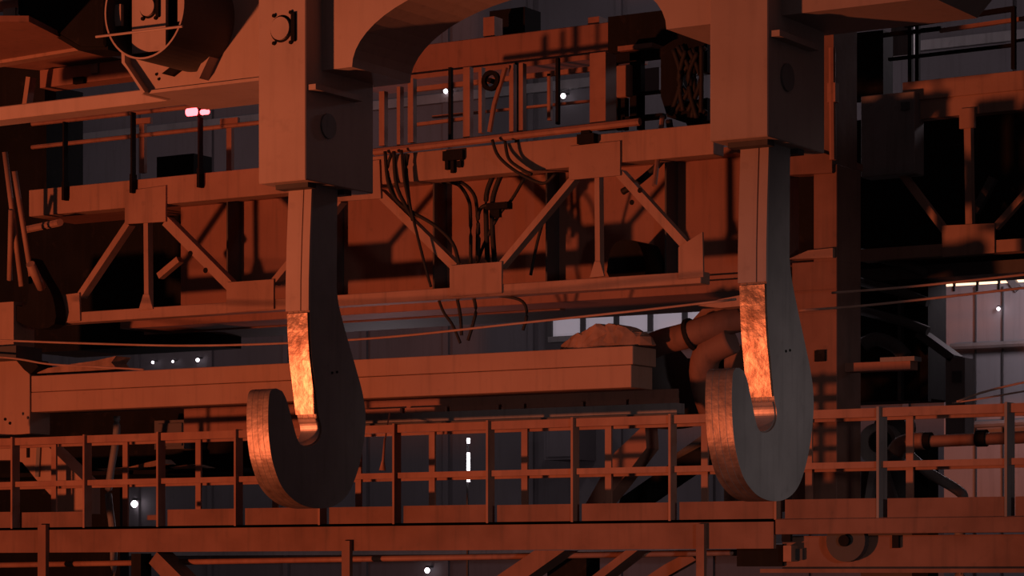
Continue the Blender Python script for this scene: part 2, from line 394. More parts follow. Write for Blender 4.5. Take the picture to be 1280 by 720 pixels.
# dark stanchions along the left part, standing on the chord
for u, vt, vb in ((79, 152, 250), (164, 140, 241), (248, 146, 234)):
    a = P(u, vb, YT - 0.09); b = P(u, vt, YT - 0.09)
    ts.part('stanchion', box(a.x - 0.012, a.x + 0.012, YT - 0.09, YT - 0.01, a.z, b.z), M_DARK)
    ts.part('stanchion_shoe', box(a.x - 0.02, a.x + 0.02, YT - 0.1, YT, a.z, a.z + 0.24), M_DARK)
# railings of the left half, orange, behind the stanchions
YR = YT + 1.5
for vt in (151, 180): ts.part('handrail', tube([P(40, vt + 4, YR), P(335, vt - 28, YR)], 0.03), M_RAIL)
for u in (177, 286): ts.part('rail_post', bar((u, 216), (u, 148), 8, YR, 0.06), M_RAIL); 
for u in (177, 286): ts.part('post_head', bar((u - 11, 152), (u + 11, 150), 7, YR - .02, 0.05), M_RAIL)
# railing of the right half
for u, vt, vb, wd in ((477, 114, 182, 8), (498, 108, 182, 5), (513, 98, 178, 8), (583, 84, 172, 10), (600, 84, 166, 5), (639, 80, 166, 6), (651, 79, 164, 6)):
    ts.part('rail_post', bar((u, vb), (u, vt), wd, YT + 0.02, 0.08), M_RAIL)
ts.part('rail_post', fb(737, 757, 66, 160, YT, 0.25, 745), M_RAIL)
ts.part('handrail', bar((515, 112), (737, 86), 6, YT + 1.1, 0.05), M_RAIL)
ts.part('handrail', bar((515, 156), (580, 148), 4, YT + 1.1, 0.05), M_RAIL)
ts.part('handrail', bar((540, 146), (737, 126), 3, YT + 1.4, 0.05), M_RAIL)
for u, vt, vb in ((562, 84, 176), (645, 78, 210), (696, 72, 155)):
    ts.part('stanchion', bar((u, vb), (u, vt), 4, YT + 0.3, 0.05), M_DARK)
ts.part('rear_post', bar((686, 150), (686, 92), 5, YT + 1.1, 0.05), M_RAIL)
# bent bracket by the chord and rear brace
ts.part('rear_brace', bar((197, 345), (222, 324), 8, YT + 0.7, 0.1), M_TRUSS)
ts.part('stub_pipe', tube([P(32, 287, YT + 0.3), P(75, 278, YT - 0.2)], 0.05), M_TRUSS)

# box girder behind the truss
YG = 28.9
gb = Thing('crane_girder', 'tall red box girder web with stiffeners behind the truss', 'girder', P(560, 400, YG))
gb.part('web', fb(226, 985, 222, 384, YG, 0.04, 560), M_GIRD)
gb.part('rear_web', fb(226, 985, 222, 384, YG + 1.5, 0.04, 560), M_GIRD)
gb.part('top_flange', fb(40, 985, 216, 224, YG - 0.3, 2.1, 560), M_GIRD)
gb.part('bottom_flange', fb(150, 985, 372, 386, YG - 0.22, 2.0, 560), M_GIRD, bev=0.005)
gb.part('bay_shade_box', fb(40, 246, 250, 440, YG + 0.6, 1.0, 60), M_DARK)  # black box stands in for the shaded interior behind the left truss
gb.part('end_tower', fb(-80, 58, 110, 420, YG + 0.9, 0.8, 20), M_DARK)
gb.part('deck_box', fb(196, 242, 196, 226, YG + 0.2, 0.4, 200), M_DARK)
for u in (284, 413, 542, 683, 832, 980):
    x = XU(u, YG - 0.29); gb.part('stiffener', box(x - 0.012, x + 0.012, YG - 0.29, YG, ZV(376, 560, YG), ZV(222, 560, YG)), M_DGREY)
gb.part('longitudinal_rib', fb(230, 985, 366, 372, YG - 0.12, 0.12, 560), M_GIRD)
gb.part('soffit_rib', fb(180, 700, 388, 396, YG + 0.5, 0.12, 560), M_GIRD)
gb.part('soffit_rib', fb(200, 800, 388, 398, YG + 1.2, 0.12, 560), M_DGREY)

# cables against the web
def cr4(pts, Y): return [P(470 + x / 3.13, 170 + y / 3.13, Y) for x, y in pts]
cab = [([(36, 60), (50, 190), (100, 270), (230, 350), (300, 420), (325, 500)], 26.86, 0.028), ([(70, 60), (80, 190), (120, 280), (150, 330)], 26.84, 0.03),
       ([(100, 55), (112, 180), (140, 300), (190, 500), (215, 590)], 26.82, 0.022), ([(125, 70), (118, 130), (130, 260), (145, 330)], 26.88, 0.03),
       ([(60, 70), (45, 140), (80, 250), (110, 275)], 26.88, 0.025),
       ([(250, 180), (320, 190), (362, 250), (370, 320), (370, 500)], 27.6, 0.028), ([(300, 165), (365, 205), (395, 280), (395, 500)], 27.6, 0.028),
       ([(460, 150), (432, 230), (432, 350), (437, 500)], 27.6, 0.04), ([(490, 150), (458, 240), (455, 350), (465, 500)], 27.6, 0.04), ([(470, 270), (420, 275), (400, 310), (402, 400), (398, 490)], 27.55, 0.03),
       ([(580, 165), (530, 250), (480, 310), (420, 430), (400, 490)], 27.6, 0.025),
       ([(455, 15), (480, 80), (550, 140), (650, 185), (700, 150)], 26.8, 0.025), ([(505, 20), (520, 90), (570, 130), (610, 150)], 26.82, 0.025),
       ([(660, 310), (630, 420), (605, 545)], 27.6, 0.024), ([(245, 640), (265, 690), (300, 740), (330, 810)], 27.12, 0.022),
       ([(315, 625), (330, 700), (335, 780)], 27.12, 0.026), ([(380, 625), (390, 690), (360, 800)], 27.12, 0.026), ([(440, 620), (560, 640), (590, 690), (575, 760)], 27.12, 0.024)]
CL = ['longest cable of the left bundle, looping down to the middle gusset', 'thick cable in the left bundle beside the left housing', 'thin cable of the left bundle falling to the bottom chord', 'rightmost cable of the left bundle at the chord', 'leftmost bowed cable of the left bundle at the chord',
      'arched cable dropping left of the junction box', 'arched cable dropping close left of the junction box', 'thick upright cable left of its twin at the junction box', 'thick upright cable right of its twin at the junction box', 'cable turning down from the left side of the junction box', 'cable slanting from the chord through the junction box',
      'long cable swagged below the walkway deck over the chord', 'shorter cable swagged below the walkway deck over the chord', 'thin cable slanting down left of the upper gusset post', 'leftmost cable end hanging under the bottom chord', 'second cable end hanging under the middle gusset', 'third cable end hanging under the middle gusset', 'rightmost cable end curving under the bottom chord']
for (pts, Y, r), lab in zip(cab, CL):
    single('hanging_cable', 'dark ' + lab, 'cable', tube(catmull([tuple(p) for p in cr4(pts, Y)], 5), r * 0.8, 7), M_CABLE, group='cables on the crane truss', smooth=True)
single('junction_box', 'small dark junction box where cables meet behind the truss', 'junction box', join(fb(608, 634, 254, 262, 27.5, 0.12, 608), fb(612, 624, 262, 272, 27.55, 0.06, 612)), M_DARK)
single('cable_clamp', 'black cable clamp hung on the top chord of the truss', 'clamp', join(fb(553, 578, 189, 201, YT - 0.06, 0.06, 553), fb(556, 560, 201, 212, YT - 0.05, 0.05, 556), fb(563, 567, 201, 216, YT - .05, 0.05, 563), fb(571, 576, 201, 209, YT - .05, .05, 571)), M_DARK)
single('chord_clamp', 'black clamp on the deck edge above the upper gusset', 'clamp', join(fb(721, 742, 168, 180, YT - 0.1, 0.1, 721), fb(726, 737, 158, 168, YT - 0.08, 0.06, 726)), M_DARK)
# hand valve with black wheel at the railing
hv = Thing('valve_wheel', 'black hand wheel on the upper railing beside slanting pipe', 'valve', P(614, 108, YT))
c = P(614, 101, YT - 0.05)
hv.part('wheel', ringY(c.x, c.z, 0.07, 0.12, YT - 0.08, YT - 0.03, 24), M_DARK)
hv.part('spindle', disc((c.x, YT - 0.1, c.z), (0, 1, 0), 0.03, 0.16, 10), M_DARK)
hv.part('pipe', tube([P(632, 84, YT - 0.03), P(618, 130, YT - 0.03), P(612, 165, YT - 0.03)], 0.03), M_RAIL)

# rods leaning at the left end of the truss
for i, (a, b) in enumerate((((6, 190), (27, 358)), ((18, 214), (39, 345)), ((14, 262), (12, 350)), ((38, 330), (52, 360)))):
    single('leaning_rod', ['longest thin rusty rod leaning at the left end of the truss', 'second thin rusty rod leaning nearer the truss end', 'short upright thin rod between the leaning rods', 'short thick rod stub low at the truss end'][i], 'rod', tube([P(*a, 26.3), P(*b, 26.6)], 0.035 if i < 3 else 0.06, 8), M_TRUSS, group='rods at the truss end', smooth=True)
single('end_bracket', 'dark curved bracket at the left end of the truss', 'bracket', pY(catmull([(36, 322), (52, 345), (66, 372), (68, 405), (40, 410), (8, 392), (8, 378), (34, 380)], 3, True), 26.75, 0.2), M_DARK)

# ================================================================== red twin beacon
bc = Thing('warning_light', 'twin glowing red warning lamps on a thin dark pole', 'warning light', P(248, 145, YT - 0.12))
for u, s in ((240, 1.15), (256, 0.8)):
    c = P(u, 140, YT - 0.14)
    bc.part('lens', tube([c + Vector((-0.075 * s, 0, 0)), c + Vector((-0.06 * s, 0, 0)), c + Vector((0.06 * s, 0, 0)), c + Vector((0.075 * s, 0, 0))], [0.025, 0.042 * s, 0.042 * s, 0.025], 14), E_RED, smooth=True)
light('beacon_light', 'POINT', P(247, 140, YT - 0.35), P(247, 160, YT), 2.5, (1.0, 0.05, 0.05), shadow_soft_size=0.05)
bc.part('bracket', box(P(247, 0, YT - .12).x - 0.02, P(247, 0, YT - .12).x + 0.03, YT - 0.13, YT - 0.08, ZV(148, 247, YT), ZV(134, 247, YT)), M_DARK)

# ================================================================== upper girder and gear between the arch and the truss
ug = Thing('upper_girder', 'red box girder seen through the arch above the upper railing', 'girder', P(640, 80, 29.6))
ug.part('web', fb(440, 772, 57, 95, 29.6, 0.5, 520), M_GIRD, bev=0.01)
ug.part('flange', fb(440, 776, 93, 99, 29.45, 0.7, 520), M_GIRD)
for u in (604, 735): ug.part('cleat', fb(u, u + 14, 22, 46, 29.7, 0.2, u), M_GIRD)
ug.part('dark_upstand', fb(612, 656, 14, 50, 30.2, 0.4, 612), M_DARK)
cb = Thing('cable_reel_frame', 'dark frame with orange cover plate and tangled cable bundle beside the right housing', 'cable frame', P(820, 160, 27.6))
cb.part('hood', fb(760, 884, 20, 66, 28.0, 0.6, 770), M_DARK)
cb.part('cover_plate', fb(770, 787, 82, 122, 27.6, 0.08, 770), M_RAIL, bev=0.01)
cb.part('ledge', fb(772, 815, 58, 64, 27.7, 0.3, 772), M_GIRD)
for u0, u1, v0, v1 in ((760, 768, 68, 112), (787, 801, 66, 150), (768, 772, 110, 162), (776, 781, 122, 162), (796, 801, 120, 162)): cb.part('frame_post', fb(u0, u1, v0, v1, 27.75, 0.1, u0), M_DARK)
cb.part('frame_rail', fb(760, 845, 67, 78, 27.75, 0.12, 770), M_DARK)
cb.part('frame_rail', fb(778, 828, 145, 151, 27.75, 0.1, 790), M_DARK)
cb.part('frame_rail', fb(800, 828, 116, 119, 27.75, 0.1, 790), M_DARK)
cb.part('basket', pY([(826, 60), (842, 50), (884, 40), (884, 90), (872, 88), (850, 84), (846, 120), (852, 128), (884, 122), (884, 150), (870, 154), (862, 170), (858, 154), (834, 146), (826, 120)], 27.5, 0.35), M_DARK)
for k in range(9):
    a = (842 + k * 5, 62 + random.uniform(-5, 10)); b = (846 + random.uniform(0, 36), 100); c_ = (838 + k * 5.5, 142 + random.uniform(-4, 6))
    cb.part('cable', tube(catmull([tuple(P(*q_, 27.42 + 0.02 * (k % 3))) for q_ in (a, b, c_)], 5), 0.03, 6), M_CABLE, smooth=True)
cb.part('drop_rod', tube([P(828, 146, 27.3), P(818, 232, 26.9)], 0.03), M_RAIL)
cb.part('drop_cable', tube(catmull([tuple(P(*q_, 27.3)) for q_ in ((836, 150), (838, 175), (828, 200), (800, 226), (778, 240))], 5), 0.04, 7), M_CABLE, smooth=True)
cb.part('pink_panel', fb(803, 824, 86, 116, 33.0, 0.1, 803), M_WALL)
# solid black rounded shape behind the truss's right bay
single('dark_shape', 'dark rounded shape in the right bay of the truss', 'motor', pY(catmull([(762, 318), (770, 303), (788, 300), (800, 308), (806, 345), (762, 348)], 3, True), 28.2, 0.5), M_DARK)

# ================================================================== long box beam
bb = Thing('box_girder', 'long dusty orange box beam of two plates lying below the truss', 'beam', P(400, 500, 26.9))
bb.part('upper_plate', fb(39, 791, 470, 490, 26.9, 0.55, 40), M_BEAM, bev=0.006)
bb.part('lower_plate', fb(39, 789, 490.6, 515, 26.92, 0.5, 40), M_BEAM, bev=0.006)
single('dust_heap', 'ragged heap of dust and rags on the right end of the box beam', 'heap', None or (lambda g: g)(join(*[
    (lambda c, r, u: ([Vector((c.x + r * sx * 1.6 * math.cos(a), c.y + r * 0.9 * math.sin(a), c.z + r * sz)) for sz, sx in ((-0.4, 1.0), (0.25, 0.85), (0.6, 0.5), (0.75, 0.12)) for a in [2 * math.pi * k / 9 + 0.35 * math.sin(7 * k + sz * 5 + u) for k in range(9)]],
      [tuple(range(8, -1, -1))] + [(l * 9 + k, l * 9 + (k + 1) % 9, l * 9 + 9 + (k + 1) % 9, l * 9 + 9 + k) for l in range(3) for k in range(9)] + [tuple(range(27, 36))]))(P(u, v, 27.1), r, u)
    for u, v, r in ((718, 434, 0.12), (730, 430, 0.16), (742, 428, 0.18), (756, 424, 0.22), (770, 422, 0.2), (782, 424, 0.2), (796, 426, 0.15))])), M_SACK, kind=None)
single('rag_heap', 'flat ragged heap of dust on the left end of the box beam', 'heap', pY([(44, 467), (60, 460), (90, 455), (118, 451), (145, 445), (139, 453), (146, 461), (120, 463), (60, 466)], 27.0, 0.3), M_SACK)

# column, left edge
lc = Thing('edge_column', 'orange column with chamfered bracket cut by the left edge of view', 'column', P(10, 545, 26.6))
lc.part('shaft', fb(-70, 17, 378, 434, 26.7, 0.4, 2), M_BEAM)
lc.part('flange', fb(-70, 20, 433, 449, 26.6, 0.5, 2), M_DGREY)
lc.part('bracket', pY([(-70, 448), (18, 448), (37, 468), (37, 542), (-70, 550)], 26.9, 0.4), M_BEAM, bev=0.006)
lc.part('plug', pY([(20, 450), (40, 450), (48, 458), (38, 468), (30, 462)], 26.9, 0.3), M_DARK)
lc.part('rivet', disc(P(7, 524, 26.6), (0, -1, 0), 0.02, 0.015, 8), M_DARK); lc.part('rivet', disc(P(13, 529, 26.6), (0, -1, 0), 0.02, 0.015, 8), M_DARK)

# ================================================================== ducts right of the box beam
dk = Thing('duct_cluster', 'shaded bent pipes and elbows between box beam and right hook', 'pipes', P(860, 520, 27.4))
dk.part('pipe', tube(catmull([tuple(P(*q_)) for q_ in ((800, 440, 28.2), (826, 428, 27.7), (856, 420, 27.4), (890, 408, 27.4), (925, 398, 27.6))], 5), 0.15, 16), M_WALK, smooth=True)
dk.part('pipe_flange', disc(P(862, 419, 27.4), (1, 0, 0.3), 0.19, 0.05, 20), M_DARK)
dk.part('elbow', tube(catmull([tuple(P(*q_)) for q_ in ((890, 510, 27.9), (880, 470, 27.6), (886, 440, 27.5), (915, 424, 27.5))], 5), 0.17, 16), M_WALK, smooth=True)
dk.part('dark_duct', tube(catmull([tuple(P(*q_)) for q_ in ((796, 455, 28.4), (820, 458, 28.3), (836, 480, 28.3), (838, 530, 28.4))], 5), 0.33, 18), M_DGREY, smooth=True)
dk.part('shroud', fb(800, 925, 448, 525, 28.8, 0.2, 860), M_DARK)
dk.part('tapered_arm', pY([(872, 382), (900, 374), (930, 368), (930, 382), (900, 385)], 27.0, 0.2), M_TRUSS)
dk.part('arm_shadow_plate', pY([(878, 386), (930, 384), (930, 402), (860, 406)], 27.7, 0.2), M_WALK)

# grey channel and red panels under the box beam
uc = Thing('grey_channel', 'thin grey steel channel under the box beam behind the railing', 'channel', P(650, 515, 26.4))
uc.part('web', fb(452, 846, 518, 530, 26.4, 0.18, 460), M_GREY)
uc.part('bottom_lip', fb(452, 846, 530, 533, 26.36, 0.22, 460), M_DGREY)
rp = Thing('panel_row', 'row of dull red panels hung between box beam and grey channel', 'panels', P(650, 505, 27.5))
for u0, u1 in ((454, 500), (506, 556), (562, 620), (627, 652), (658, 726), (732, 780), (786, 846)):
    rp.part('panel', fb(u0, u1, 518, 541, 27.5, 0.06, 300), M_GIRD)
rp.part('back_plate', fb(230, 846, 508, 541, 27.6, 0.05, 300), M_GIRD)

# ================================================================== lower walkways
YW = 25.6
lw = Thing('lower_walkway', 'rusty walkway with double handrails crossing below the hooks', 'walkway', P(480, 690, YW))
RT = 548.0
lw.part('fascia', fb(-60, 967, 660, 691, YW, 0.06, 0), M_WALK)
lw.part('deck', box(XU(-60, YW), XU(967, YW), YW, YW + 0.88, ZV(663, 0, YW), ZV(660, 0, YW)), M_WALK)
lw.part('rear_fascia', fb(-60, 967, 662, 690, YW + 0.84, 0.05, 0), M_WALK)
fposts = [18, 108, 200, 297, 402, 495, 612, 718, 840, 972]
rw = Thing('side_walkway', 'darker walkway section with handrail on the lower right', 'walkway', P(1130, 670, YW))
ZT = ZV(RT, 0, YW); ZM0, ZM1 = ZV(609, 0, YW), ZV(602.5, 0, YW); ZD = ZV(660, 0, YW)
for T, ua, ub in ((lw, -60, 970), (rw, 970, 1340)):
    T.part('top_rail', box(XU(ua, YW), XU(ub, YW), YW + 0.03, YW + 0.10, ZV(557, 0, YW), ZT), M_RAIL)
    T.part('mid_rail', box(XU(ua, YW), XU(ub, YW), YW + 0.035, YW + 0.085, ZM0, ZM1), M_RAIL)
    T.part('rear_top_rail', box(XU(ua, YW), XU(ub, YW), YW + 0.78, YW + 0.83, ZV(556, 0, YW), ZT - 0.01), M_RAIL)
    T.part('rear_mid_rail', box(XU(ua, YW), XU(ub, YW), YW + 0.78, YW + 0.82, ZM0, ZM1 - 0.01), M_RAIL)
    us = fposts if T is lw else [1100, 1260]
    for u in us:
        x = XU(u - 4, YW)
        wd = 0.14 if T is lw else 0.21
        T.part('rail_post', box(x, x + 0.028, YW - 0.012, YW - 0.012 + wd, ZD - 0.01, ZT + 0.012), M_RAIL if T is lw else M_GREY)
        T.part('rear_post', box(x - 0.005, x + 0.075, YW + 0.75, YW + 0.78, ZD, ZT - 0.02), M_RAIL)
tb = [-60] + fposts + [1100, 1260, 1340]
for a, b in zip(tb[:-1], tb[1:]):
    if a == 108: continue                                   # this bay has lost its toe board
    T = lw if b <= 972 else rw
    T.part('toe_board', box(XU(a + 9, YW), XU(b - 5, YW), YW + 0.005, YW + 0.025, ZV(660, 0, YW), ZV(640.5, 0, YW) + random.uniform(-.008, .008)), M_WALK)
lw.part('torn_toe_board', fb(184, 196, 644, 650, YW, 0.02, 184), M_WALK)
lw.part('lower_pipe', tube([P(-40, 707, 26.0), P(960, 690, 26.0)], 0.035), M_RAIL, smooth=True)
for u, vt in ((52, 656), (432, 676), (875, 655)):
    lw.part('hanger_post', fb(u - 5, u + 5, vt, 740, YW - 0.06, 0.06, u), M_WALK)
for pts in ([(612, 726), (668, 688), (706, 688), (652, 726)], [(732, 726), (782, 688), (797, 688), (748, 726)], [(196, 690), (232, 726), (206, 726), (186, 704)]):
    lw.part('under_brace', pY(pts, YW + 0.1, 0.3), M_WALK)
lw.part('under_block', fb(684, 733, 690, 726, YW + 0.5, 0.3, 700), M_DARK)
lw.part('under_block', fb(164, 176, 692, 726, YW + 0.1, 0.2, 170), M_DARK)
lw.part('rear_brace', pY([(860, 690), (830, 706), (800, 726), (824, 726), (870, 700)], YW + 0.5, 0.1), M_WALK)
# right section
rw.part('fascia', fb(969, 1340, 649, 668, YW - 0.02, 0.1, 969), M_WALK, bev=0.006)
rw.part('deck', box(XU(969, YW), XU(1340, YW), YW, YW + 0.88, ZV(663, 0, YW), ZV(660, 0, YW)), M_WALK)
rw.part('under_girder', fb(978, 1340, 670, 714, YW + 0.35, 0.3, 1000), M_WALK)
rw.part('girder_lip', fb(950, 1340, 711, 716, YW + 0.25, 0.3, 1000), M_WALK)
rw.part('black_box', fb(921, 978, 681, 708, YW + 0.3, 0.3, 921), M_DARK)
rw.part('bracket', fb(979, 989, 682, 702, YW + 0.2, 0.2, 979), M_RAIL)
rw.part('plate', fb(992, 1003, 686, 700, YW + 0.3, 0.05, 992), M_DGREY)
rw.part('clip', fb(1115, 1123, 669, 685, YW + 0.3, 0.05, 1115), M_DARK)
rw.part('clip', fb(977, 988, 667, 677, YW + 0.0, 0.05, 977), M_DARK)
cx = P(1062, 676, YW + 0.3)
rw.part('wheel', disc(cx, (0, -1, 0), 0.22, 0.1, 28), M_DGREY)
rw.part('wheel_hub', disc(cx + Vector((0, -0.1, 0)), (0, -1, 0), 0.06, 0.05, 16), M_DARK)

# knee brackets and gear behind the lower railing
kb = Thing('knee_bracket', 'orange knee bracket behind the railing under the left column', 'bracket', P(65, 640, 26.6))
kb.part('plate', pY([(-40, 548), (55, 553), (106, 603), (106, 642), (70, 642), (64, 620), (44, 598), (28, 578), (18, 575), (-40, 575)], 26.6, 0.3), M_BEAM)
kb.part('slot', fb(33, 36, 556, 572, 26.58, 0.03, 33), M_DARK)
kb.part('web_line', bar((48, 556), (46, 596), 6, 26.57, 0.04), M_GREY)
single('strut', 'pale grey bent strut behind the railing near the left knee bracket', 'strut', tube(catmull([tuple(P(*q_, 29.0)) for q_ in ((146, 520), (145, 548), (137, 600), (136, 625), (142, 680), (142, 790))], 4), 0.05, 8), M_GREY, smooth=True)
single('funnel', 'small pale funnel hung under the beam left of the hook', 'funnel', pY([(252, 508), (258, 508), (258, 523), (266, 522), (257, 536), (251, 536), (243, 523), (252, 523)], 27.65, 0.2), M_GREY)
single('purple_cabinet', 'dull purple cabinet under the box beam left of the hook', 'cabinet', join(fb(193, 230, 526, 562, 30, 0.5, 193), fb(196, 227, 530, 558, 29.97, 0.03, 193)), M_WALL)
single('black_partition', 'black partition behind the lower railing at left', 'partition', join(fb(-40, 330, 500, 610, 30.5, 0.2, 0), fb(-40, 150, 610, 780, 30.5, .2, 0), fb(-40, 300, 592, 597, 29.4, 1.1, 0)), M_DARK)  # flat black sheets behind the railing
for pts in ([(120, 586), (160, 584), (200, 574), (206, 580), (150, 592)], [(212, 584), (240, 580), (262, 586), (230, 590)]):
    single('ledge_rubble', ('long' if pts[0][0] < 200 else 'short') + ' low rusty rubble on a ledge behind the left railing', 'rubble', pY(pts, 29.6, 0.25), M_SACK, group='rubble behind the left railing')
# braces behind the railing near the middle
db = Thing('diagonal_brace', 'red diagonal brace plate behind the railing left of the right hook', 'brace', P(800, 640, 27.4))
db.part('plate', pY([(732, 630), (768, 566), (806, 530), (808, 560), (770, 610), (745, 640)], 27.4, 0.3), M_GIRD)
db.part('dark_strut', pY([(776, 622), (846, 574), (900, 545), (910, 560), (850, 600), (800, 634), (770, 640)], 27.8, 0.2), M_DARK)
db.part('grey_strut', pY([(846, 566), (900, 528), (900, 540), (846, 582)], 28.0, 0.2), M_DGREY)
single('wall_cabinet', 'pale grey cabinet on the far wall behind the middle railing', 'cabinet', join(fb(680, 716, 532, 575, YB - 0.9, 0.899, 680), fb(683, 713, 536, 571, YB - 0.94, 0.04, 683)), M_WALL)
# pull cord with handle, in front of the railing
pc = Thing('pull_cord', 'rusty pull handle hanging on a cord beside the left hook', 'cord', P(479, 588, 25.4))
pc.part('cord', tube([P(487, 516, 26.38), P(481, 552, 25.58)], 0.009, 6), M_WIRE)
pc.part('handle', tube([P(481, 548, 25.57), P(479, 575, 25.57), P(478, 588, 25.57)], [0.012, 0.016, 0.04], 10), M_RAIL, smooth=True)

# ================================================================== right column
rc = Thing('crane_column', 'tall riveted orange column with dark opening behind the right hook', 'column', P(1010, 640, 27.5))
YC = 27.5
rc.part('shaft', fb(990, 1046, 325, 640, YC, 0.64, 1046), M_WALK, bev=0.006)  # darker steel tone dims the column in place of weaker glow
rc.part('stile', fb(1017, 1046, 205, 326, YC, 0.64, 1046), M_WALK, bev=0.006)
rc.part('upper_shaft', fb(1000, 1042, -60, 206, YC + 0.02, 0.62, 1042), M_WALK)
rc.part('left_stile', fb(974, 984, 215, 330, YC, 0.3, 984), M_WALK)
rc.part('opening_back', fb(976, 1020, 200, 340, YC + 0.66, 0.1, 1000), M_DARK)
rc.part('head_plate', pY([(975, 196), (1000, 193), (1020, 188), (1040, 195), (1040, 216), (978, 219)], YC - 0.05, 0.2), M_WALK)
rc.part('sill', pY([(985, 324), (1010, 313), (1041, 310), (1041, 322)], YC - 0.06, 0.2), M_TRUSS)
for v in (361, 388): rc.part('seam', fb(992, 1046, v, v + 1.5, YC - 0.012, 0.012, 1046), M_WALK)
rc.part('socket', fb(1018, 1031, 438, 452, YC - 0.03, 0.03, 1018), M_DARK)
rc.part('pipe', tube([P(1040, 60, YC - 0.05), P(1041, 200, YC - 0.05)], 0.04), M_RAIL)
rc.part('bracket', fb(1034, 1044, 104, 128, YC - 0.08, 0.1, 1034), M_RAIL)
rc.part('left_panel', fb(905, 986, 430, 640, YC + 0.7, 0.1, 940), M_WALK)

# ================================================================== crane truss and gear on the right
Y2 = 31.0
r2 = Thing('far_truss', 'shadowed red truss with gusset and post in the upper right corner', 'truss', P(1200, 320, Y2))
r2.part('top_chord', fb(1128, 1340, 98, 122, Y2, 0.3, 1177), M_TRUSS, bev=0.006)
r2.part('lower_plate', fb(1128, 1340, 120, 146, Y2 + 0.03, 0.2, 1177), M_TRUSS)
r2.part('hanger_plate', fb(1199, 1218, 136, 161, Y2 - 0.02, 0.05, 1199), M_TRUSS)
r2.part('post', bar((1209, 158), (1211, 284), 9, Y2, 0.1), M_TRUSS)
r2.part('gusset', pY([(1177, 282), (1243, 279), (1243, 316), (1178, 321)], Y2 - 0.03, 0.03), M_TRUSS)
r2.part('bottom_chord', fb(1075, 1340, 308, 323, Y2, 0.25, 1130), M_TRUSS)
r2.part('diagonal', bar((1243, 284), (1330, 186), 8, Y2, 0.1), M_TRUSS)
r2.part('diagonal', bar((1124, 214), (1180, 288), 9, Y2, 0.1), M_TRUSS)
r2.part('rear_diagonal', bar((1217, 265), (1240, 222), 10, Y2 + 0.8, 0.1), M_DGREY)
r2.part('lower_flange', fb(1075, 1340, 330, 346, Y2 + 0.2, 0.8, 1180), M_DGREY)
single('far_shade_panel', 'black panel standing in for the shaded depth behind the far truss on the right', 'girder', join(fb(1050, 1360, 140, 345, Y2 + 1.2, 0.3, 1180), fb(1110, 1360, 132, 142, Y2 + 1.0, 0.6, 1180)), M_DARK)  # black sheets put in for the shaded depth behind the truss
r3 = Thing('dark_railing', 'dark handrail with posts standing on the far truss at upper right', 'railing', P(1200, 95, Y2 + 0.1))
for u, vt, vb in ((1137, 25, 112), (1146, 22, 118), (1266, 8, 86)): r3.part('post', bar((u, vb), (u, vt), 5, Y2 + 0.05, 0.06), M_DARK)
r3.part('rail', bar((1130, 31), (1268, 10), 6, Y2 + 0.06, 0.06), M_DARK); r3.part('rail', bar((1110, 74), (1266, 56), 4, Y2 + 0.06, 0.05), M_DARK)
r3.part('rail', bar((1075, 47), (1176, 35), 5, Y2 + 0.2, 0.05), M_DARK); r3.part('rail', bar((1174, 38), (1340, 14), 5, Y2 + 0.2, 0.05), M_RAIL)  # one rail in two colours: left run black as in shadow, right as lit
r3.part('rail', bar((1266, 51), (1340, 42), 3, Y2 + 0.2, 0.05), M_DARK)
# grey electrical panel and tower
gp = Thing('electrical_cabinet', 'large dark grey electrical cabinet right of the orange column', 'panel', P(1110, 220, Y2 - 0.1))
gp.part('body', fb(1076, 1143, 118, 220, Y2 - 0.15, 0.3, 1100), M_GREY, bev=0.01)
gp.part('flap', fb(1126, 1136, 128, 138, Y2 - 0.17, 0.03, 1126), M_DGREY)
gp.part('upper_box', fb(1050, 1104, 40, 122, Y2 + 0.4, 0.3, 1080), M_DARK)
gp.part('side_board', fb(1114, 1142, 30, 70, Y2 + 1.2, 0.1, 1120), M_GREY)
tw = Thing('machine_tower', 'machine tower blackened for the shade it stands in, with ledges between column and glowing window', 'machine', P(1130, 500, 31.5))
tw.part('body', fb(1050, 1160, 345, 502, 31.5, 0.6, 1100), M_DARK, bev=0.02)  # colour lowered to near black to stand in for shade
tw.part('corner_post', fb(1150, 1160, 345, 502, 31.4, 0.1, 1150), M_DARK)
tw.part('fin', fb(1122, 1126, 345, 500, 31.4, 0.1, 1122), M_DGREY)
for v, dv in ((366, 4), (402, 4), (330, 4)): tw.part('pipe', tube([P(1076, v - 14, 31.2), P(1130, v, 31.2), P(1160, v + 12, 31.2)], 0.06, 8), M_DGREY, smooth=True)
tw.part('hose', tube(catmull([tuple(P(*q_, 31.0)) for q_ in ((1080, 430), (1096, 424), (1118, 432), (1132, 446))], 4), 0.09, 10), M_DGREY, smooth=True)
sh_ = Thing('bracket_shelf', 'orange bracket shelf with a pale lamp box right of the column', 'shelf', P(1105, 465, 29))
sh_.part('shelf', fb(1052, 1138, 453, 464, 27.72, 0.2, 1078), M_GIRD)
sh_.part('lamp_box', fb(1100, 1143, 447, 452.5, 27.7, 0.2, 1100), M_GREY)
gpst = Thing('grey_post', 'pale grey post with dark socket beside the mauve wall', 'post', P(1192, 545, 31.2))
gpst.part('shaft', fb(1182, 1206, 448, 545, 31.2, 0.3, 1182), M_GREY)
gpst.part('socket', fb(1190, 1201, 464, 478, 31.17, 0.04, 1190), M_DGREY)
gpst.part('arm', bar((1146, 416), (1190, 448), 10, 31.2, 0.3), M_DGREY)
